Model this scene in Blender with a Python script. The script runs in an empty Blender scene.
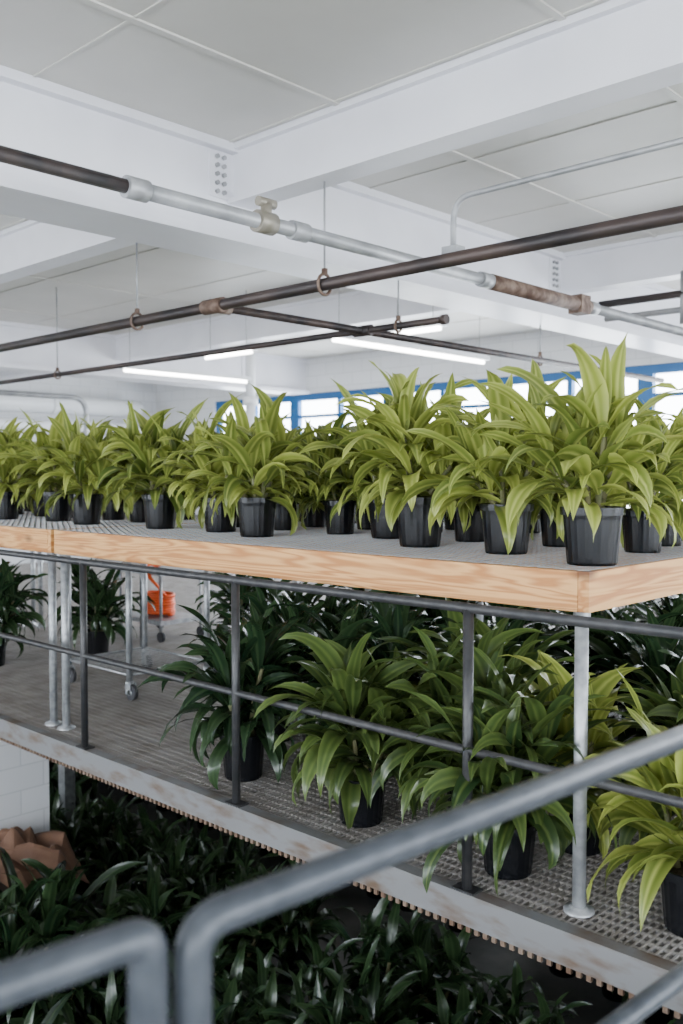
import bpy, math, random
from mathutils import Vector, Matrix
R = random.Random(7)
sc = bpy.context.scene
EYE = 1.557

# ------------------------------------------------------------------ materials
def mat(name, col, rough=0.5, metal=0.0, noise=None, bump=0.0, nscale=8.0, stretch=(1,1,1), emis=None, estr=0.0, coords='Object', det=4, lo=0.35, hi=0.68):
    m = bpy.data.materials.new(name); m.use_nodes = True
    nt = m.node_tree; b = nt.nodes['Principled BSDF']
    b.inputs['Base Color'].default_value = (*col, 1)
    b.inputs['Roughness'].default_value = rough
    b.inputs['Metallic'].default_value = metal
    if emis:
        b.inputs['Emission Color'].default_value = (*emis, 1)
        b.inputs['Emission Strength'].default_value = estr
    if noise or bump:
        tc = nt.nodes.new('ShaderNodeTexCoord'); mp = nt.nodes.new('ShaderNodeMapping')
        mp.inputs['Scale'].default_value = stretch
        nt.links.new(tc.outputs[coords], mp.inputs[0])
        n = nt.nodes.new('ShaderNodeTexNoise'); n.inputs['Scale'].default_value = nscale; n.inputs['Detail'].default_value = det
        nt.links.new(mp.outputs[0], n.inputs['Vector'])
        if noise:
            r = nt.nodes.new('ShaderNodeValToRGB')
            r.color_ramp.elements[0].position = lo; r.color_ramp.elements[1].position = hi
            r.color_ramp.elements[0].color = (*col, 1); r.color_ramp.elements[1].color = (*noise, 1)
            nt.links.new(n.outputs['Fac'], r.inputs[0]); nt.links.new(r.outputs[0], b.inputs['Base Color'])
        if bump:
            bp = nt.nodes.new('ShaderNodeBump'); bp.inputs['Strength'].default_value = bump; bp.inputs['Distance'].default_value = 0.01
            nt.links.new(n.outputs['Fac'], bp.inputs['Height']); nt.links.new(bp.outputs[0], b.inputs['Normal'])
    return m

def wood_mat(name, stretch):
    m = bpy.data.materials.new(name); m.use_nodes = True
    nt = m.node_tree; b = nt.nodes['Principled BSDF']; b.inputs['Roughness'].default_value = 0.6
    tc = nt.nodes.new('ShaderNodeTexCoord'); mp = nt.nodes.new('ShaderNodeMapping'); mp.inputs['Scale'].default_value = stretch
    nt.links.new(tc.outputs['Object'], mp.inputs[0])
    w = nt.nodes.new('ShaderNodeTexNoise'); w.inputs['Scale'].default_value = 2.2; w.inputs['Detail'].default_value = 3; w.inputs['Distortion'].default_value = 0.6
    nt.links.new(mp.outputs[0], w.inputs['Vector'])
    mul = nt.nodes.new('ShaderNodeMath'); mul.operation = 'MULTIPLY'; mul.inputs[1].default_value = 55
    sn = nt.nodes.new('ShaderNodeMath'); sn.operation = 'SINE'
    nt.links.new(w.outputs['Fac'], mul.inputs[0]); nt.links.new(mul.outputs[0], sn.inputs[0])
    r = nt.nodes.new('ShaderNodeValToRGB')
    r.color_ramp.elements[0].position = 0.0; r.color_ramp.elements[0].color = (0.44, 0.175, 0.045, 1)
    r.color_ramp.elements[1].position = 0.9; r.color_ramp.elements[1].color = (0.66, 0.35, 0.125, 1)
    mr = nt.nodes.new('ShaderNodeMapRange'); mr.inputs[1].default_value = -1; mr.inputs[2].default_value = 1
    nt.links.new(sn.outputs[0], mr.inputs[0]); nt.links.new(mr.outputs[0], r.inputs[0])
    v = nt.nodes.new('ShaderNodeTexVoronoi'); v.inputs['Scale'].default_value = 1.0
    mp2 = nt.nodes.new('ShaderNodeMapping'); mp2.inputs['Scale'].default_value = (2.2, 2.2, 5.0); mp2.inputs['Location'].default_value=(0.3,0.2,0.4)
    nt.links.new(tc.outputs['Object'], mp2.inputs[0]); nt.links.new(mp2.outputs[0], v.inputs['Vector'])
    kr = nt.nodes.new('ShaderNodeValToRGB'); kr.color_ramp.elements[0].position = 0.05; kr.color_ramp.elements[1].position = 0.16
    kr.color_ramp.elements[0].color = (0.35,0.30,0.26,1); kr.color_ramp.elements[1].color = (1,1,1,1)
    nt.links.new(v.outputs['Distance'], kr.inputs[0])
    mx = nt.nodes.new('ShaderNodeMixRGB'); mx.blend_type = 'MULTIPLY'; mx.inputs[0].default_value = 1
    nt.links.new(r.outputs[0], mx.inputs[1]); nt.links.new(kr.outputs[0], mx.inputs[2])
    nt.links.new(mx.outputs[0], b.inputs['Base Color'])
    return m

def leaf_mat(name, dark, light, edge, transl=0.3, rough=0.38):
    m = bpy.data.materials.new(name); m.use_nodes = True
    nt = m.node_tree; b = nt.nodes['Principled BSDF']; out = nt.nodes['Material Output']
    b.inputs['Roughness'].default_value = rough
    at = nt.nodes.new('ShaderNodeAttribute'); at.attribute_name = 'leafdata'
    sp = nt.nodes.new('ShaderNodeSeparateColor'); nt.links.new(at.outputs['Color'], sp.inputs[0])
    oi = nt.nodes.new('ShaderNodeObjectInfo')
    r = nt.nodes.new('ShaderNodeMixRGB'); r.inputs[1].default_value = (*dark, 1); r.inputs[2].default_value = (*light, 1)
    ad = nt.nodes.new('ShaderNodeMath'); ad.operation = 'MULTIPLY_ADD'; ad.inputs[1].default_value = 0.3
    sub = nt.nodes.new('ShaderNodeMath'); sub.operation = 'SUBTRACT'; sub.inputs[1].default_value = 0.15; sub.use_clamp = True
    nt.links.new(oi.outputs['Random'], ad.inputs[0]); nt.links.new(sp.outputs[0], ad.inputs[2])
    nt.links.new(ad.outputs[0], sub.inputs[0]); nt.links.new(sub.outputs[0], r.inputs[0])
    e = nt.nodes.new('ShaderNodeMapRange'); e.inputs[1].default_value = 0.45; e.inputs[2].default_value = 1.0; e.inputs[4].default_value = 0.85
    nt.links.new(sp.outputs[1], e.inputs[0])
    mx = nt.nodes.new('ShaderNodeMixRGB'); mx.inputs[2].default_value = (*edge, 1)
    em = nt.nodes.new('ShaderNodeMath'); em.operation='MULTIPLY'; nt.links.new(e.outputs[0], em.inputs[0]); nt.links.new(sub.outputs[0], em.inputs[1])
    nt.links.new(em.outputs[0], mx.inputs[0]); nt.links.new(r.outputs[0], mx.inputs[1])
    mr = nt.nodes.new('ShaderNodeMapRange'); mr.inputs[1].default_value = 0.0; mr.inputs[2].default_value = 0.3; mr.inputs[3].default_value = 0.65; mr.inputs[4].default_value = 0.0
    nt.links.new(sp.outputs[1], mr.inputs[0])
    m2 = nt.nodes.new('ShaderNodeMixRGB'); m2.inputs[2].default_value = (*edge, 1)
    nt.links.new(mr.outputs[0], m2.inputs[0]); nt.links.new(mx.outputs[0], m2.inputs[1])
    nt.links.new(m2.outputs[0], b.inputs['Base Color'])
    tr = nt.nodes.new('ShaderNodeBsdfTranslucent'); nt.links.new(m2.outputs[0], tr.inputs[0])
    ms = nt.nodes.new('ShaderNodeMixShader'); ms.inputs[0].default_value = transl
    nt.links.new(b.outputs[0], ms.inputs[1]); nt.links.new(tr.outputs[0], ms.inputs[2]); nt.links.new(ms.outputs[0], out.inputs[0])
    return m

def block_mat(name, col, mortar):
    m = mat(name, col, 0.75); nt = m.node_tree; b = nt.nodes['Principled BSDF']
    tc = nt.nodes.new('ShaderNodeTexCoord'); sx = nt.nodes.new('ShaderNodeSeparateXYZ'); cx = nt.nodes.new('ShaderNodeCombineXYZ')
    nt.links.new(tc.outputs['Object'], sx.inputs[0])
    a = nt.nodes.new('ShaderNodeMath'); a.operation = 'ADD'; nt.links.new(sx.outputs[0], a.inputs[0]); nt.links.new(sx.outputs[1], a.inputs[1])
    nt.links.new(a.outputs[0], cx.inputs[0]); nt.links.new(sx.outputs[2], cx.inputs[1])
    br = nt.nodes.new('ShaderNodeTexBrick'); br.inputs['Scale'].default_value = 1; br.inputs['Brick Width'].default_value = 0.4
    br.inputs['Row Height'].default_value = 0.2; br.inputs['Mortar Size'].default_value = 0.006
    br.inputs['Color1'].default_value = (*col, 1); br.inputs['Color2'].default_value = (col[0]*.95, col[1]*.95, col[2]*.95, 1); br.inputs['Mortar'].default_value = (*mortar, 1)
    nt.links.new(cx.outputs[0], br.inputs['Vector']); nt.links.new(br.outputs[0], b.inputs['Base Color'])
    return m

M = {}
M['ceil'] = mat('ceiling_paint', (0.63,0.61,0.565), 0.42, noise=(0.57,0.55,0.505), nscale=1.5)
M['beam'] = mat('beam_paint', (0.77,0.765,0.805), 0.35, noise=(0.71,0.705,0.745), nscale=2.5)
M['wall'] = block_mat('painted_block_wall', (0.76,0.765,0.78), (0.61,0.62,0.63))
M['blue'] = mat('blue_window_frame', (0.012,0.12,0.33), 0.4)
M['conc'] = mat('lower_concrete', (0.16,0.16,0.16), 0.8, noise=(0.24,0.24,0.23), nscale=3, bump=0.3)
M['slab'] = mat('walkway_concrete', (0.35,0.35,0.34), 0.8, noise=(0.45,0.45,0.43), nscale=3, bump=0.2)
M['galv'] = mat('galvanized_steel', (0.26,0.27,0.28), 0.42, 0.5, noise=(0.43,0.44,0.45), nscale=22)
M['edge'] = mat('worn_galvanized_channel', (0.185,0.185,0.188), 0.5, 0.25, noise=(0.115,0.075,0.048), nscale=5, stretch=(1,1,3.0), det=10, lo=0.48, hi=0.70)
M['teeth'] = mat('rusty_bar_ends', (0.11,0.06,0.035), 0.7, 0.2, noise=(0.20,0.145,0.105), nscale=12)
M['grate'] = mat('grating_steel', (0.34,0.315,0.295), 0.5, 0.25, noise=(0.23,0.205,0.185), nscale=6)
M['wire'] = mat('bench_wire', (0.37,0.38,0.39), 0.4, 0.5)
M['rail'] = mat('painted_rail_steel', (0.022,0.023,0.025), 0.42, 0.2, noise=(0.045,0.043,0.044), nscale=20, det=8)
M['nrail'] = mat('grey_rail_paint', (0.032,0.038,0.047), 0.42, 0.15, noise=(0.056,0.063,0.074), nscale=30, det=9)
M['pipe'] = mat('black_iron_pipe', (0.016,0.013,0.014), 0.48, 0.3, noise=(0.062,0.042,0.036), nscale=9, stretch=(.3,1,1))
M['gpipe'] = mat('grey_painted_pipe', (0.25,0.255,0.26), 0.42, 0.3, noise=(0.38,0.38,0.385), nscale=7)
M['rust'] = mat('rusty_pipe', (0.075,0.04,0.026), 0.7, 0.2, noise=(0.21,0.145,0.11), nscale=18)
M['brass'] = mat('brass_fitting', (0.24,0.215,0.17), 0.45, 0.4)
M['pot'] = mat('black_plastic_pot', (0.0035,0.004,0.0055), 0.22)
M['soil'] = mat('potting_soil', (0.04,0.025,0.015), 0.95, noise=(0.10,0.07,0.045), nscale=60, bump=0.6)
M['cane'] = mat('plant_cane', (0.10,0.11,0.045), 0.6, noise=(0.17,0.15,0.07), nscale=30)
M['woodx'] = wood_mat('pine_board_along_x', (0.35, 3, 5))
M['woody'] = wood_mat('pine_board_along_y', (3, 0.35, 5))
M['lamp'] = mat('fluorescent_tube', (1,1,1), 0.5, emis=(1,0.99,0.96), estr=12)
M['white'] = mat('white_enamel', (0.76,0.77,0.78), 0.35, noise=(0.72,0.73,0.74), nscale=4)
M['orange'] = mat('orange_hose', (0.85,0.11,0.015), 0.4)
M['card'] = mat('brown_kraft_paper', (0.11,0.052,0.030), 0.8, noise=(0.20,0.105,0.062), nscale=5, bump=0.3)
M['rubber'] = mat('caster_rubber', (0.03,0.03,0.035), 0.5)
M['box'] = mat('cardboard', (0.06,0.04,0.028), 0.8, noise=(0.09,0.06,0.04), nscale=5)

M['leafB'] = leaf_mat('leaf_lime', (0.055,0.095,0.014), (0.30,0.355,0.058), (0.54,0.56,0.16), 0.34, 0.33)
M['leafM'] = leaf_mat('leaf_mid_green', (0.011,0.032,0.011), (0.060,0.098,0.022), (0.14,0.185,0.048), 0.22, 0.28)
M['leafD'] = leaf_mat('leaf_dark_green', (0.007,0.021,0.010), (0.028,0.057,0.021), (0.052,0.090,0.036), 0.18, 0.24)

g = bpy.data.materials.new('window_glass'); g.use_nodes = True; nt = g.node_tree; nt.nodes.clear()
o = nt.nodes.new('ShaderNodeOutputMaterial'); t = nt.nodes.new('ShaderNodeBsdfTransparent'); gl = nt.nodes.new('ShaderNodeBsdfGlossy')
gl.inputs['Roughness'].default_value = 0.03; mx = nt.nodes.new('ShaderNodeMixShader'); mx.inputs[0].default_value = 0.06
t.inputs[0].default_value = (0.95,0.98,1,1)
nt.links.new(t.outputs[0], mx.inputs[1]); nt.links.new(gl.outputs[0], mx.inputs[2]); nt.links.new(mx.outputs[0], o.inputs[0]); M['glass'] = g

# ------------------------------------------------------------------ mesh builder
class MB:
    def __init__(s): s.v=[]; s.f=[]; s.m=[]; s.sm=[]; s.mats=[]; s.col=[]
    def mi(s, k):
        if k not in s.mats: s.mats.append(k)
        return s.mats.index(k)
    def addv(s, p, c=(0,0,0,1)): s.v.append(tuple(p)); s.col.append(c); return len(s.v)-1
    def face(s, idx, k, smooth=False): s.f.append(tuple(idx)); s.m.append(s.mi(k)); s.sm.append(smooth)
    def box(s, x0,x1,y0,y1,z0,z1,k, M4=None):
        ps=[(x0,y0,z0),(x1,y0,z0),(x1,y1,z0),(x0,y1,z0),(x0,y0,z1),(x1,y0,z1),(x1,y1,z1),(x0,y1,z1)]
        if M4: ps=[M4@Vector(p) for p in ps]
        b=[s.addv(p) for p in ps]
        for q in [(0,3,2,1),(4,5,6,7),(0,1,5,4),(1,2,6,5),(2,3,7,6),(3,0,4,7)]: s.face([b[i] for i in q],k)
    def tube(s, pts, r, k, seg=12, caps=True):
        pts=[Vector(p) for p in pts]; n=len(pts)
        rs = r if isinstance(r,(list,tuple)) else [r]*n
        rings=[]; t0=(pts[1]-pts[0]).normalized()
        up=Vector((0,0,1)) if abs(t0.z)<0.9 else Vector((1,0,0))
        nrm=(up-t0*up.dot(t0)).normalized()
        for i in range(n):
            if i==0: t=pts[1]-pts[0]
            elif i==n-1: t=pts[-1]-pts[-2]
            else: t=(pts[i+1]-pts[i]).normalized()+(pts[i]-pts[i-1]).normalized()
            if t.length<1e-9: t=t0
            t.normalize(); nrm=(nrm-t*nrm.dot(t)).normalized(); bn=t.cross(nrm)
            ring=[s.addv(pts[i]+(nrm*math.cos(a)+bn*math.sin(a))*rs[i]) for a in [2*math.pi*j/seg for j in range(seg)]]
            rings.append(ring)
        for i in range(n-1):
            for j in range(seg):
                a,b=rings[i],rings[i+1]; s.face((a[j],a[(j+1)%seg],b[(j+1)%seg],b[j]),k,True)
        if caps: s.face(rings[0][::-1],k); s.face(rings[-1],k)
    def lathe(s, prof, c, k, seg=24, rib=0.0):
        rings=[]
        for (r,z) in prof:
            rings.append([s.addv((c[0]+(r*(1+(rib if j%2 else -rib)))*math.cos(2*math.pi*j/seg), c[1]+(r*(1+(rib if j%2 else -rib)))*math.sin(2*math.pi*j/seg), c[2]+z)) for j in range(seg)])
        for i in range(len(prof)-1):
            for j in range(seg):
                a,b=rings[i],rings[i+1]; s.face((a[j],a[(j+1)%seg],b[(j+1)%seg],b[j]),k,rib==0)
        return rings
    def mesh(s, name, leaf=False):
        me=bpy.data.meshes.new(name); me.from_pydata(s.v,[],s.f)
        for k in s.mats: me.materials.append(M[k])
        me.polygons.foreach_set('material_index', s.m); me.polygons.foreach_set('use_smooth', s.sm)
        if leaf:
            ca=me.color_attributes.new('leafdata','FLOAT_COLOR','POINT')
            ca.data.foreach_set('color',[x for c in s.col for x in c])
        me.update(); return me
    def obj(s, name, leaf=False, loc=(0,0,0), parent=None):
        ob=bpy.data.objects.new(name, s.mesh(name,leaf)); sc.collection.objects.link(ob); ob.location=loc
        if parent: ob.parent=parent
        return ob

def fillet(pts, r, n=8):
    pts=[Vector(p) for p in pts]; out=[pts[0]]
    for i in range(1,len(pts)-1):
        a,b,c=pts[i-1],pts[i],pts[i+1]; d1=(a-b).normalized(); d2=(c-b).normalized()
        p1=b+d1*r; p2=b+d2*r
        for j in range(n+1):
            t=j/n; out.append(p1*(1-t)**2+b*2*t*(1-t)+p2*t*t)
    out.append(pts[-1]); return out

# ------------------------------------------------------------------ room shell
X0,X1,Y0,Y1,ZF,ZC = -15.5,6.0,-6.0,11.0,-2.4,EYE+1.93
b=MB(); b.box(X0,X1,Y0,Y1,ZF-0.2,ZF,'conc'); b.obj('floor')
b=MB(); b.box(X0,X1,Y0,Y1,ZC,ZC+0.15,'ceil')
b.obj('ceiling')
b=MB()
for x in [-14.2,-12.3,-10.4,-8.5,-6.6,-5.2,-3.42,-2.1,-0.8,0.5,2.4,4.3]:
    b.box(x-0.018,x+0.018,Y0,Y1,ZC-0.010,ZC+0.001,'ceil')
y=-5.0
while y<11:
    b.box(X0,X1,y-0.008,y+0.008,ZC-0.006,ZC+0.001,'ceil'); y+=1.22
b.obj('trim_1')
WT=EYE+1.36; WS=0.95
def wall_open(name, axis, a0,a1,p0,p1,o0,o1,zs,zt):
    b=MB()
    def bx(u0,u1,z0,z1):
        if axis=='x': b.box(u0,u1,p0,p1,z0,z1,'wall')
        else: b.box(p0,p1,u0,u1,z0,z1,'wall')
    bx(a0,o0,ZF,ZC); bx(o1,a1,ZF,ZC); bx(o0,o1,ZF,zs); bx(o0,o1,zt,ZC)
    return b.obj(name)
wall_open('wall_far','x',X0,X1,Y1,Y1+0.2,-13.7,5.2,WS,WT)
wall_open('wall_near','x',X0,X1,Y0-0.2,Y0,-14,5,0.2,3.2)
wall_open('wall_right','y',Y0,Y1,X1,X1+0.2,-5,10,0.2,3.2)
b=MB(); b.box(X0-0.2,X0,Y0,Y1,ZF,ZC,'wall'); b.obj('wall_left')

def window(name, axis, a0,a1,p,zs,zt,step):
    b=MB()
    def bx(u0,u1,q0,q1,z0,z1,k):
        if axis=='x': b.box(u0,u1,q0,q1,z0,z1,k)
        else: b.box(q0,q1,u0,u1,z0,z1,k)
    bx(a0,a1,p-0.05,p+0.05,zt-0.11,zt,'blue'); bx(a0,a1,p-0.05,p+0.05,zs,zs+0.08,'blue')
    bx(a0,a1,p-0.03,p+0.03,zt-0.40,zt-0.35,'blue')
    n=max(1,round((a1-a0)/step)); st=(a1-a0)/n
    for i in range(n+1):
        w=0.10 if i%2==0 else 0.035
        u=a0+i*st; bx(max(a0,u-w),min(a1,u+w),p-0.045,p+0.045,zs,zt,'blue')
    bx(a0,a1,p-0.004,p+0.004,zs+.02,zt-.02,'glass')
    b.obj(name)
window('window_1','x',-13.7,5.2,Y1+0.1,WS,WT,1.05)
window('window_2','x',-14,5,Y0-0.1,0.2,3.2,1.2)
window('window_3','y',-5,10,X1+0.1,0.2,3.2,1.2)

GX=-4.25
def girder(x):
    b=MB(); zb=EYE+1.35
    b.box(x-0.40,x+0.05,Y0,Y1,zb,zb+0.055,'beam')
    b.box(x-0.24,x-0.06,Y0,Y1,zb+0.055,ZC-0.03,'beam')
    b.box(x-0.34,x+0.0,Y0,Y1,ZC-0.05,ZC-0.001,'beam')
    return b.obj('ceiling_girder')
for gx in (GX,-11.2,2.7): girder(gx)
BY=[-3.85,-0.14,3.57,7.28]
for y in BY:
    b=MB(); zb=EYE+1.59
    segs=[(X0,-11.44),(-11.26,GX-0.24),(GX-0.06,2.46),(2.64,X1)]
    for (a,c) in segs:
        b.box(a,c,y+0.0,y+0.18,zb,zb+0.03,'beam')
        b.box(a,c,y+0.04,y+0.14,zb+0.03,ZC-0.02,'beam')
        b.box(a,c,y+0.0,y+0.18,ZC-0.035,ZC-0.001,'beam')
    for xx in (GX-0.06,):
        b.box(xx,xx+0.012,y-0.14,y+0.32,zb+0.02,ZC-0.06,'beam')
        for i in range(5):
            for yy in (y-0.09,y-0.04,y+0.22,y+0.27):
                z=zb+0.05+i*0.05
                b.tube([(xx+0.012,yy,z),(xx+0.030,yy,z)],0.014,'gpipe',6)
    b.obj('ceiling_joist')

# ------------------------------------------------------------------ mezzanine
PY=2.79
b=MB()
x=-15.3
while x<5.9:
    b.box(x-0.004,x+0.004,PY+0.06,10.9,-0.022,0.0,'grate'); x+=0.027
y=PY+0.08
while y<10.9:
    b.box(-15.4,5.9,y-0.006,y+0.006,-0.012,-0.001,'grate'); y+=0.055
b.obj('mezzanine_grating')
b=MB()
b.box(-15.4,5.9,PY,PY+0.008,-0.115,0.005,'edge'); b.box(-15.4,5.9,PY+0.008,PY+0.06,-0.005,0.005,'edge'); b.box(-15.4,5.9,PY+0.008,PY+0.06,-0.115,-0.105,'edge')
x=-12.0
while x<0.5:
    b.box(x-0.009,x+0.009,PY+0.004,PY+0.016,-0.138,-0.11,'teeth'); x+=0.038
for x in [-11,-8.5,-5.9,-3.2,-0.6,2]:
    b.box(x-0.05,x+0.05,PY+0.3,10.9,-0.22,-0.04,'rail')
for y in (4.9,7.0,9.2): b.box(-15.4,5.9,y-0.05,y+0.05,-0.36,-0.22,'rail')
for x in [-11,-8.5,-0.6]:
    for y in (4.9,9.2): b.box(x-0.06,x+0.06,y-0.06,y+0.06,ZF,-0.2,'galv')
b.obj('mezzanine_frame')

b=MB(); RY=PY+0.035
b.tube([(-15.2,RY,1.065),(-0.70,RY,1.065)],0.019,'rail',12)
b.tube([(-15.2,RY,0.533),(-0.70,RY,0.533)],0.017,'rail',12)
for i in range(11):
    x=-0.70-1.333*i
    b.tube([(x,RY,0.0),(x,RY,1.06)],0.020,'rail',12)
    b.box(x-0.05,x+0.05,PY+0.005,PY+0.07,0.005,0.012,'rail')
b.obj('mezzanine_guardrail')

b=MB(); b.box(-0.92,2.6,-5.9,PY-0.02,-0.18,-0.001,'slab')
b.box(-0.93,-0.92,-5.9,PY-0.02,-0.2,0.03,'edge'); b.obj('walkway_slab')
b=MB(); r=0.021
zt=EYE-0.49
b.tube(fillet([(-0.808,0.615,0.0),(-0.808,0.615,zt),(-0.66,2.72,zt)],0.042),r,'nrail',18)
b.tube([(-0.806,0.63,0.60),(-0.67,2.72,0.60)],r*0.9,'nrail',16)
b.tube([(-0.685,2.36,0),(-0.685,2.36,zt)],r*.95,'nrail',16)
for (x,y) in ((-0.808,0.615),(-0.685,2.36)): b.lathe([(0.05,0),(0.05,0.01),(0.001,0.011)],(x,y,0),'nrail',16)
b.tube([(-0.808,0.615,0.955),(-0.815,0.572,0.955)],0.010,'nrail',8)
b.obj('walkway_railing')
b=MB()
b.tube(fillet([(-0.818,0.564,0.0),(-0.818,0.564,zt+0.004),(-0.99,-0.45,zt-0.030)],0.022),r,'nrail',18)
b.tube([(-0.82,0.555,0.60),(-0.99,-0.45,0.60)],r*.9,'nrail',16)
b.tube([(-0.99,-0.45,0.0),(-0.99,-0.45,zt-.03)],r,'nrail',16)
b.obj('walkway_gate')

# ------------------------------------------------------------------ benches
BZ=1.22; BF=2.93; BB=4.88
def bench(xa,xb,legs,yb=BB):
    b=MB(); t=0.042; zb=BZ-0.142; zt=BZ
    b.box(xa,xb-t-0.002,BF,BF+t,zb,zt,'woodx'); b.box(xa,xb-t,yb-t,yb,zb,zt,'woodx')
    b.box(xb-t,xb,BF+0.001,yb,zb+0.001,zt+0.001,'woody'); b.box(xa,xa+t,BF+t,yb-t,zb,zt,'woody')
    n=5
    for i in range(1,n):
        x=xa+(xb-xa)*i/n; b.box(x-0.02,x+0.02,BF+t,yb-t,zb+0.0,zt-0.03,'woody')
    L=xb-xa-0.02; W=yb-BF-0.02; px=0.075; sl=0.55
    z=zt+0.0035; xo=xa+0.01; yo=BF+0.01
    def clipline(x0,s):
        xs=sorted([x0, x0+W/s]); a=max(0,xs[0]); c=min(L,xs[1])
        if c-a<0.01: return
        ya=s*(a-x0); yc=s*(c-x0)
        A=Vector((xo+a,yo+ya,z)); C=Vector((xo+c,yo+yc,z)); d=(C-A).normalized(); nn=Vector((-d.y,d.x,0))*0.0030; u=Vector((0,0,0.0006))
        v=[b.addv(p) for p in (A-nn-u,A+nn-u,A+nn+u,A-nn+u,C-nn-u,C+nn-u,C+nn+u,C-nn+u)]
        for q in [(0,1,5,4),(1,2,6,5),(2,3,7,6),(3,0,4,7)]: b.face([v[i] for i in q],'wire')
    x0=-W/sl
    while x0<L+W/sl:
        clipline(x0,sl); clipline(x0,-sl); x0+=px
    for (x,y) in legs:
        b.lathe([(0.001,0.022),(0.034,0.02),(0.034,0.012),(0.055,0.010),(0.055,0.001)],(x,y,0),'galv',16)
        b.tube([(x,y,0),(x,y,zb)],0.024,'galv',14)
        b.lathe([(0.03,-0.05),(0.03,-0.002)],(x,y,zb),'galv',14)
    b.obj('plant_bench')
bench(-5.20,-1.60,[(-1.645,2.965),(-5.15,2.97),(-1.7,4.8),(-3.37,4.8),(-5.03,4.8),(-4.3,4.8)])
bench(-8.86,-5.24,[(-5.30,2.97),(-8.8,2.97),(-5.3,4.8),(-7.0,2.99),(-7.0,4.8),(-8.8,4.8)])
bench(-12.5,-8.9,[(-8.95,2.97),(-8.95,4.8),(-12.4,2.97),(-12.4,4.8)])

# wheeled plant rack under the left bench
rk=bpy.data.objects.new('rolling_rack_cart',None); sc.collection.objects.link(rk)
b=MB(); rx0,rx1,ry0,ry1=-6.30,-5.50,3.66,4.34
for x in (rx0,rx1):
    for y in (ry0,ry1):
        b.tube([(x,y,0.13),(x,y,1.0)],0.022,'galv',12)
        b.tube([(x,y,0.10),(x,y,0.13)],0.03,'galv',12)
        b.tube([(x+0.03,y-0.016,0.054),(x+0.03,y+0.016,0.054)],0.053,'rubber',18)
        b.tube([(x+0.03,y-0.026,0.054),(x+0.03,y+0.026,0.054)],0.020,'galv',10)
        b.box(x-0.015,x+0.045,y-0.026,y-0.020,0.04,0.12,'galv'); b.box(x-0.015,x+0.045,y+0.020,y+0.026,0.04,0.12,'galv')
for z in (0.17,0.985):
    for y in (ry0,ry1): b.tube([(rx0,y,z),(rx1,y,z)],0.010,'galv',8)
    for x in (rx0,rx1): b.tube([(x,ry0,z),(x,ry1,z)],0.010,'galv',8)
    for i in range(1,14):
        x=rx0+(rx1-rx0)*i/14; b.tube([(x,ry0,z),(x,ry1,z)],0.0035,'galv',6)
b.obj('rack_frame',parent=rk)

# ------------------------------------------------------------------ plants
def leaf(b, base, az, e0, droop, L, W, k, rnd, roll=0.0, nseg=9):
    rv=rnd.random(); ph=rnd.random()*6.28
    pos=Vector(base); daz=rnd.uniform(-0.4,0.4)
    prev=None; ds=L/nseg
    fold=rnd.uniform(0.05,0.38); pw=rnd.uniform(1.4,2.8)
    for i in range(nseg+1):
        t=i/nseg
        el=e0-droop*(t**pw); a=az+daz*t
        d=Vector((math.cos(a)*math.cos(el),math.sin(a)*math.cos(el),math.sin(el)))
        side=Vector((-math.sin(a),math.cos(a),0))
        up=d.cross(side)
        if i>0: pos=pos+d*ds
        ro=roll*t; s2=side*math.cos(ro)+up*math.sin(ro); u2=up*math.cos(ro)-side*math.sin(ro)
        if t<0.15: w=W*(0.26+0.6*t)
        else:
            q=(t-0.15)/0.85; w=W*(0.35*(1-q)**2+ (math.sin(math.pi*q**0.85))**0.88*(1-0.2*q**3))
        if i==nseg: w=0.0
        row=[]
        fl=fold if t>0.2 else 0.6
        for s in (-1,-0.5,0,0.5,1):
            wav=0.10*W*math.sin(t*11+ph+s*1.5)*abs(s)*(1 if w>0 else 0)
            p=pos+s2*(s*w*0.5)+u2*(abs(s)*w*0.5*fl+wav)
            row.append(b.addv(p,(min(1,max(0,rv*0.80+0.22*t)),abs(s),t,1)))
        if prev:
            for j in range(4): b.face((prev[j],prev[j+1],row[j+1],row[j]),k,True)
        prev=row

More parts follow.
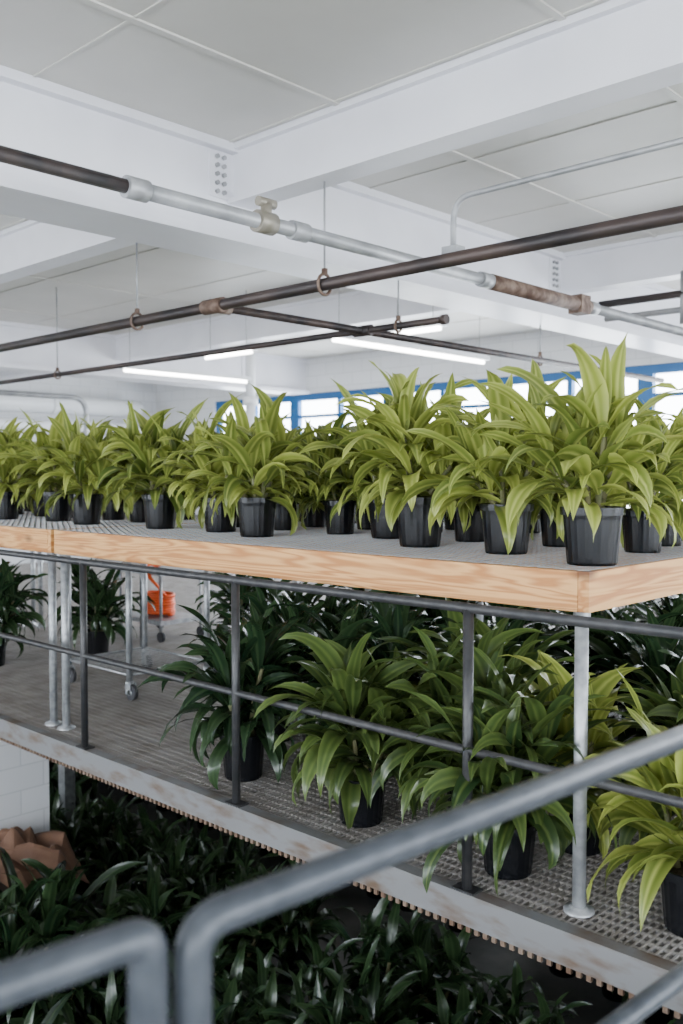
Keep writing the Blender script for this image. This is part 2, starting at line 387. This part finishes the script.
def plant_mesh(name, seed, k, height=0.58, Ll=0.36, Ww=0.062, droopk=1.0, nst=4, nl=15, pot=True, nseg=9):
    rnd=random.Random(seed); b=MB()
    b.lathe([(0.001,0.0),(0.088,0.0),(0.092,0.01),(0.106,0.17),(0.108,0.185),(0.117,0.186),(0.119,0.215),(0.111,0.216),(0.107,0.19)],(0,0,0),'pot',44,0.008)
    b.lathe([(0.108,0.188),(0.05,0.195),(0.001,0.197)],(0,0,0),'soil',24)
    sth=height-Ll*0.72
    for s in range(nst):
        a=2*math.pi*s/nst+rnd.uniform(-.5,.5); rr=rnd.uniform(0.02,0.06)
        base=Vector((rr*math.cos(a),rr*math.sin(a),0.19)); h=sth*rnd.uniform(0.45,1.0) if s else sth
        lean=Vector((math.cos(a),math.sin(a),0))*rnd.uniform(0.04,0.15)
        tip=base+lean+Vector((0,0,h))
        b.tube([base,base+lean*0.4+Vector((0,0,h*0.5)),tip],[0.013,0.012,0.010],'cane',7)
        az=rnd.random()*6.28
        for i in range(nl):
            q=i/(nl-1)
            az+=2.39996+rnd.uniform(-.3,.3)
            p=base.lerp(tip,0.10+0.90*q)
            e0=math.radians(18+66*q+rnd.uniform(-16,16)); dr=math.radians((108-60*q)*droopk+rnd.uniform(-34,34))
            L=Ll*(0.80+0.32*math.sin(math.pi*(0.15+0.65*q)))*rnd.uniform(0.75,1.22)
            if q>0.9: L*=0.8
            leaf(b,p,az,e0,dr,L,Ww*rnd.uniform(0.75,1.15)*(0.75 if q>0.9 else 1),k,rnd,rnd.uniform(-1.0,1.0),nseg)
    return b.mesh(name,True)

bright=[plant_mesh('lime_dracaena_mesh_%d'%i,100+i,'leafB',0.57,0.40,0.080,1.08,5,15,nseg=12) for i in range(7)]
mid=[plant_mesh('mid_dracaena_mesh_%d'%i,200+i,'leafM',0.66,0.45,0.074,1.35,6,19,nseg=12) for i in range(4)]
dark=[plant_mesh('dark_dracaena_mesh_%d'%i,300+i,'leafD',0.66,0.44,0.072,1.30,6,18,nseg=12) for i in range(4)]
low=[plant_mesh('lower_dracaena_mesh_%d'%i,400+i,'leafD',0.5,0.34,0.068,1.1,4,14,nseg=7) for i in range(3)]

def put(meshes, x,y,z, s=1.0, name='potted_dracaena', rot=None, parent=None, idx=None):
    me = meshes[idx] if idx is not None else R.choice(meshes)
    ob=bpy.data.objects.new(name, me); sc.collection.objects.link(ob)
    ob.location=(x,y,z); ob.rotation_euler=(0,0,R.random()*6.28 if rot is None else rot); ob.scale=(s,s,s*R.uniform(0.96,1.05))
    if parent: ob.parent=parent
    return ob
TZ=BZ+0.0045
for (x,y,s) in [(-1.72,3.17,1.00),(-2.23,3.37,0.97),(-2.74,3.42,1.03),(-3.22,3.76,1.02),(-3.82,3.36,0.98),(-4.30,3.50,0.96),(-4.83,3.45,0.97),(-5.60,3.40,0.95),(-6.15,3.5,0.95),(-6.7,3.38,0.95),(-7.25,3.45,.95),(-7.8,3.4,.95),(-8.4,3.45,.95)]:
    put(bright,x,y,TZ,s)
for row,y in enumerate((3.85,4.28,4.66)):
    x=-1.80-0.12*row
    while x>-8.6:
        if abs(x+5.22)>0.16 and not (row==0 and abs(x+3.22)<0.3): put(bright,x+R.uniform(-.04,.04),y+R.uniform(-.03,.03),TZ,R.uniform(0.80,0.90))
        x-=0.47
for x in [-9.2+(-0.55*i) for i in range(6)]:
    for y in (3.4,4.1): put(bright,x,y,TZ,0.90)
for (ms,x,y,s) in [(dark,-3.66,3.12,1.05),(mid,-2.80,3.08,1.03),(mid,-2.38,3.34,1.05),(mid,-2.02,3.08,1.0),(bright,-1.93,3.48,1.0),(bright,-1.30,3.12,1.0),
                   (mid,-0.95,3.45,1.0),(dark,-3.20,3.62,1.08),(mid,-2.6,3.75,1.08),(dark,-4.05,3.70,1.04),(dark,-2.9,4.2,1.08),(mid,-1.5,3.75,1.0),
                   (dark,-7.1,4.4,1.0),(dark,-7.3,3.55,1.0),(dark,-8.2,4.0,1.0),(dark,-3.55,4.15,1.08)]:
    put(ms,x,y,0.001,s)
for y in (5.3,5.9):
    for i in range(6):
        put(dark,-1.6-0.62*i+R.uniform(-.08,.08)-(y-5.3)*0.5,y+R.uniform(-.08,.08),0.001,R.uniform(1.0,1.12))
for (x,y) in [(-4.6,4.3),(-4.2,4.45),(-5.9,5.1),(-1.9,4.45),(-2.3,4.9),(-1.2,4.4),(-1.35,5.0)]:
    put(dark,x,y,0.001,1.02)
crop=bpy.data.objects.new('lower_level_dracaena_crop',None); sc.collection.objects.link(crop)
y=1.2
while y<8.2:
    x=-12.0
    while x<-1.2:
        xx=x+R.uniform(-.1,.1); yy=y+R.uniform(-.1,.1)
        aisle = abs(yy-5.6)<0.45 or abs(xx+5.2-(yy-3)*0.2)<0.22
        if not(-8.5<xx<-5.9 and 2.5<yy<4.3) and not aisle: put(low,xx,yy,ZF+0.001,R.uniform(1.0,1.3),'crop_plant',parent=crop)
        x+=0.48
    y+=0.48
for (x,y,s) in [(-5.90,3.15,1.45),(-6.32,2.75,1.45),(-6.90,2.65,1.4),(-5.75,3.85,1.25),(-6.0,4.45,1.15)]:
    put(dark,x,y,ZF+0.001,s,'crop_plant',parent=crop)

# ------------------------------------------------------------------ pipes
HP=EYE+1.035; YA=3.66; YB=5.02; XC=-4.55; HJ=EYE+1.59; HGd=EYE+1.35
def hanger(b,x,y,z,top,r=0.05):
    b.tube([(x,y,z+r+0.02),(x,y,top-0.001)],0.006,'gpipe',6)
    ring=[(x,y+(r)*math.cos(a),z+(r+0.006)*math.sin(a)) for a in [2*math.pi*i/16 for i in range(17)]]
    b.tube(ring,0.009,'rust',6); b.tube([(x,y,z+r),(x,y,z+r+0.035)],0.017,'rust',8)
b=MB(); r=0.034
b.tube([(-15.3,YA,HP),(3.5,YA,HP)],r,'pipe',16)
b.tube([(-15.3,YB,HP),(-3.82,YB,HP)],0.024,'pipe',12)
b.tube([(XC,YA,HP),(XC,9.9,HP)],0.028,'pipe',14)
b.tube([(XC-0.09,YA,HP),(XC+0.09,YA,HP)],0.046,'rust',16); b.tube([(XC,YA,HP),(XC,YA+0.12,HP)],0.040,'rust',14)
b.tube([(XC-0.08,YB,HP),(XC+0.08,YB,HP)],0.04,'pipe',14); b.tube([(-3.84,YB,HP),(-3.80,YB,HP)],0.034,'pipe',14)
for x in (-5.37,-3.60,-1.3,-9.0): hanger(b,x,YA,HP,HJ)
for x in (-4.22,): hanger(b,x,YB,HP,HGd,0.036)
for x in (-8.8,-13): hanger(b,x,YB,HP,ZC,0.036)
hanger(b,XC,7.4,HP,HGd,0.04)
b.obj('black_water_pipe')
HG=EYE+1.13; gx=-3.17
b=MB()
b.tube([(gx,Y0+.02,HG),(gx,2.16,HG)],0.028,'pipe',16)
b.tube([(gx,2.16,HG),(gx,4.6,HG)],0.033,'gpipe',16)
b.tube([(gx,4.6,HG),(gx,5.75,HG)],0.046,'rust',16)
b.tube([(gx,5.75,HG),(gx,Y1-.02,HG)],0.034,'gpipe',16)
for y in (2.16,3.05,4.55,5.8): b.tube([(gx,y-0.05,HG),(gx,y+0.05,HG)],0.044,'gpipe',16)
b.box(gx-0.05,gx+0.05,5.58,5.70,HG-0.06,HG+0.06,'rust')
b.tube([(gx,2.85,HG),(gx,2.85,HG+0.09)],0.026,'brass',12); b.tube([(gx+0.0,2.80,HG+0.09),(gx,2.90,HG+0.09)],0.022,'brass',10)
b.tube([(gx,2.79,HG),(gx,2.89,HG)],0.050,'brass',14)
for y in (-3.76,-0.05,7.37): b.tube([(gx,y,HG+0.03),(gx,y,HJ-.001)],0.006,'gpipe',6)
b.obj('grey_steam_pipe')
b=MB()
b.tube(fillet([(-3.10,4.15,EYE+1.20),(-3.10,4.15,EYE+1.50),(2.3,4.15,EYE+1.50)],0.12),0.016,'gpipe',10)
b.box(-3.15,-3.05,4.11,4.19,EYE+1.18,EYE+1.24,'gpipe')
for x in (0.4,): b.tube([(x,4.15,EYE+1.5),(x,4.15,ZC-.001)],0.004,'gpipe',6)
b.obj('electrical_conduit')
b=MB()
b.tube([(-3.75,7.0,EYE+1.38),(2.2,7.0,EYE+1.38)],0.030,'pipe',10); b.tube([(-3.7,7.0,EYE+1.26),(2.2,7.0,EYE+1.26)],0.024,'gpipe',8)
for x in (-2.9,-1,2): b.tube([(x,7.0,EYE+1.26),(x,7.0,ZC-.001)],0.006,'gpipe',6)
b.tube([(-3.05,7.0,EYE+1.15),(-3.05,7.0,EYE+1.55)],0.03,'gpipe',10)
b.obj('return_pipe')
b=MB()
b.tube([(-15.1,2.5,EYE+1.25),(-15.1,10.3,EYE+1.25)],0.16,'white',20); b.tube([(-14.9,2.5,EYE+0.85),(-14.9,10.6,EYE+0.85)],0.10,'white',16)
for y in (3.5,6,8.5): b.tube([(-15.1,y-0.03,EYE+1.25),(-15.1,y+0.03,EYE+1.25)],0.175,'white',20)
b.tube(fillet([(-13,5.2,EYE+1.2),(-13,7.9,EYE+1.2),(-13,7.9,EYE+0.5),(-14.85,7.9,EYE+0.5)],0.25),0.04,'gpipe',10)
b.obj('white_duct')
CX=-10.25
b=MB(); b.tube([(CX,8.9,0),(CX,8.9,EYE+1.0)],0.07,'white',16)
b.tube([(CX,8.9,EYE+1.0),(CX,8.9,EYE+1.12)],0.11,'white',16); b.tube([(CX,8.9,EYE+1.12),(CX,8.9,ZC-.001)],0.07,'white',16); b.obj('white_support_column')

# ------------------------------------------------------------------ lights
def strip(x0,x1,y0,y1,z):
    b=MB()
    b.box(x0-0.01,x1+0.01,y0-0.01,y1+0.01,z,z+0.05,'white')
    if x1-x0>y1-y0:
        ym=(y0+y1)/2; b.tube([(x0+.02,ym,z-0.02),(x1-.02,ym,z-0.02)],0.02,'lamp',8)
        for x in (x0+0.1,x1-0.1): b.tube([(x,ym,z+0.05),(x,ym,ZC-.001)],0.004,'gpipe',6)
    else:
        xm=(x0+x1)/2; b.tube([(xm,y0+.02,z-0.02),(xm,y1-.02,z-0.02)],0.022,'lamp',8)
        for y in (y0+0.1,y1-0.1): b.tube([(xm,y,z+0.05),(xm,y,ZC-.001)],0.004,'gpipe',6)
    b.obj('fluorescent_light')
strip(-9.91,-9.79,6.5,8.5,EYE+1.3); strip(-6.26,-6.14,6.4,8.9,EYE+1.3)
strip(-5.5,-4.9,6.35,6.47,EYE+1.27); strip(-8.2,-7.4,6.4,6.52,EYE+1.3)
strip(-9.9,-9.8,1.0,3.0,EYE+1.3); strip(-0.06,0.06,-3.5,-1.1,EYE+1.3)

# utility cart with an orange hose coil
cart=bpy.data.objects.new('hose_utility_cart',None); sc.collection.objects.link(cart)
cx,cy=-7.5,5.35
b=MB()
b.box(cx-0.35,cx+0.35,cy-0.25,cy+0.25,0.16,0.20,'galv'); b.box(cx-0.35,cx+0.35,cy-0.25,cy+0.25,0.62,0.65,'galv')
for dx in (-.33,.33):
    for dy in (-.23,.23):
        b.tube([(cx+dx,cy+dy,0.05),(cx+dx,cy+dy,0.98 if dx<0 else 0.66)],0.014,'galv',8)
        b.tube([(cx+dx,cy+dy-.015,0.05),(cx+dx,cy+dy+.015,0.05)],0.048,'rubber',14)
b.tube([(cx-.33,cy-.23,0.97),(cx-.33,cy+.23,0.97)],0.014,'galv',8)
b.obj('cart_frame',parent=cart)
b=MB(); pts=[]
for i in range(160):
    a=i/160*2*math.pi*8; pts.append((cx+(0.16+0.01*math.sin(a*.3))*math.cos(a), cy-0.02+0.13*math.sin(a), 0.22+i/160*0.20))
pts.append((cx+0.2,cy-0.26,0.6)); pts.append((cx+0.2,cy-0.29,0.72)); pts.append((cx+0.18,cy-0.1,0.72)); pts.append((cx+0.05,cy-0.1,0.68))
b.tube(pts,0.018,'orange',8)
b.obj('orange_hose',parent=cart)

b=MB(); b.box(-8.1,-7.05,3.45,3.9,ZF,-0.36,'wall'); b.obj('block_pier')
b=MB(); b.box(-6.86,-6.42,3.24,3.66,ZF,-1.36,'box')
b.box(-6.865,-6.415,3.43,3.47,ZF+.02,-1.358,'card'); b.obj('cardboard_box')
b=MB()
def sheet(cx,cy,cz,lx,ly,yaw,tilt,f1,f2,ph):
    n=22; rot=Matrix.Rotation(yaw,3,'Z')@Matrix.Rotation(tilt,3,'Y'); g2=[]
    for i in range(n):
        row=[]
        for j in range(n):
            u=i/(n-1)-.5; w=j/(n-1)-.5
            tri=abs(((u*f1+w*1.1+ph)%1.0)-0.5)*0.12+abs(((w*f2-u*0.8+ph*2)%1.0)-0.5)*0.07
            edge=0.05*math.sin(w*12+ph)*abs(u)*2 - 1.1*max(0,abs(u)-0.36) - 0.9*max(0,abs(w)-0.38)
            p=rot@Vector((u*lx,w*ly,tri+edge))
            row.append(b.addv((cx+p.x,cy+p.y,cz+p.z)))
        g2.append(row)
    for i in range(n-1):
        for j in range(n-1): b.face((g2[i][j],g2[i+1][j],g2[i+1][j+1],g2[i][j+1]),'card')
sheet(-6.62,3.42,-1.345,0.78,0.66,0.2,0.02,2.1,1.3,0.1)
sheet(-6.58,3.48,-1.28,0.66,0.46,0.9,0.10,1.6,1.9,0.35)
sheet(-6.70,3.38,-1.24,0.46,0.40,-0.5,-0.22,1.3,2.2,0.6)
b.obj('crumpled_kraft_paper')

# ------------------------------------------------------------------ daylight
w=bpy.data.worlds.new('world'); sc.world=w; w.use_nodes=True
w.node_tree.nodes['Background'].inputs[0].default_value=(0.965,0.975,1.0,1); w.node_tree.nodes['Background'].inputs[1].default_value=13.0
def portal(loc,rot,sx,sy):
    l=bpy.data.lights.new('window_portal','AREA'); l.shape='RECTANGLE'; l.size=sx; l.size_y=sy; l.cycles.is_portal=True
    ob=bpy.data.objects.new('window_portal',l); sc.collection.objects.link(ob); ob.location=loc; ob.rotation_euler=rot
portal((-4.25,Y1+0.02,(WS+WT)/2),(math.radians(-90),0,0),18.9,WT-WS)
portal((-4.5,Y0-0.02,1.7),(math.radians(90),0,0),19,3.0)
portal((X1+0.02,2.5,1.7),(math.radians(90),0,math.radians(90)),15,3.0)

# ------------------------------------------------------------------ camera
cam=bpy.data.cameras.new('camera'); co=bpy.data.objects.new('camera',cam); sc.collection.objects.link(co)
co.location=(0,0,EYE); co.rotation_euler=(math.radians(90-2.26),0,math.radians(43.5))
cam.sensor_width=36; cam.lens=936/1024*36; cam.clip_start=0.05
cam.dof.use_dof=True; cam.dof.focus_distance=3.9; cam.dof.aperture_fstop=2.5
sc.camera=co
sc.view_settings.view_transform='AgX'
sc.view_settings.exposure=0.38
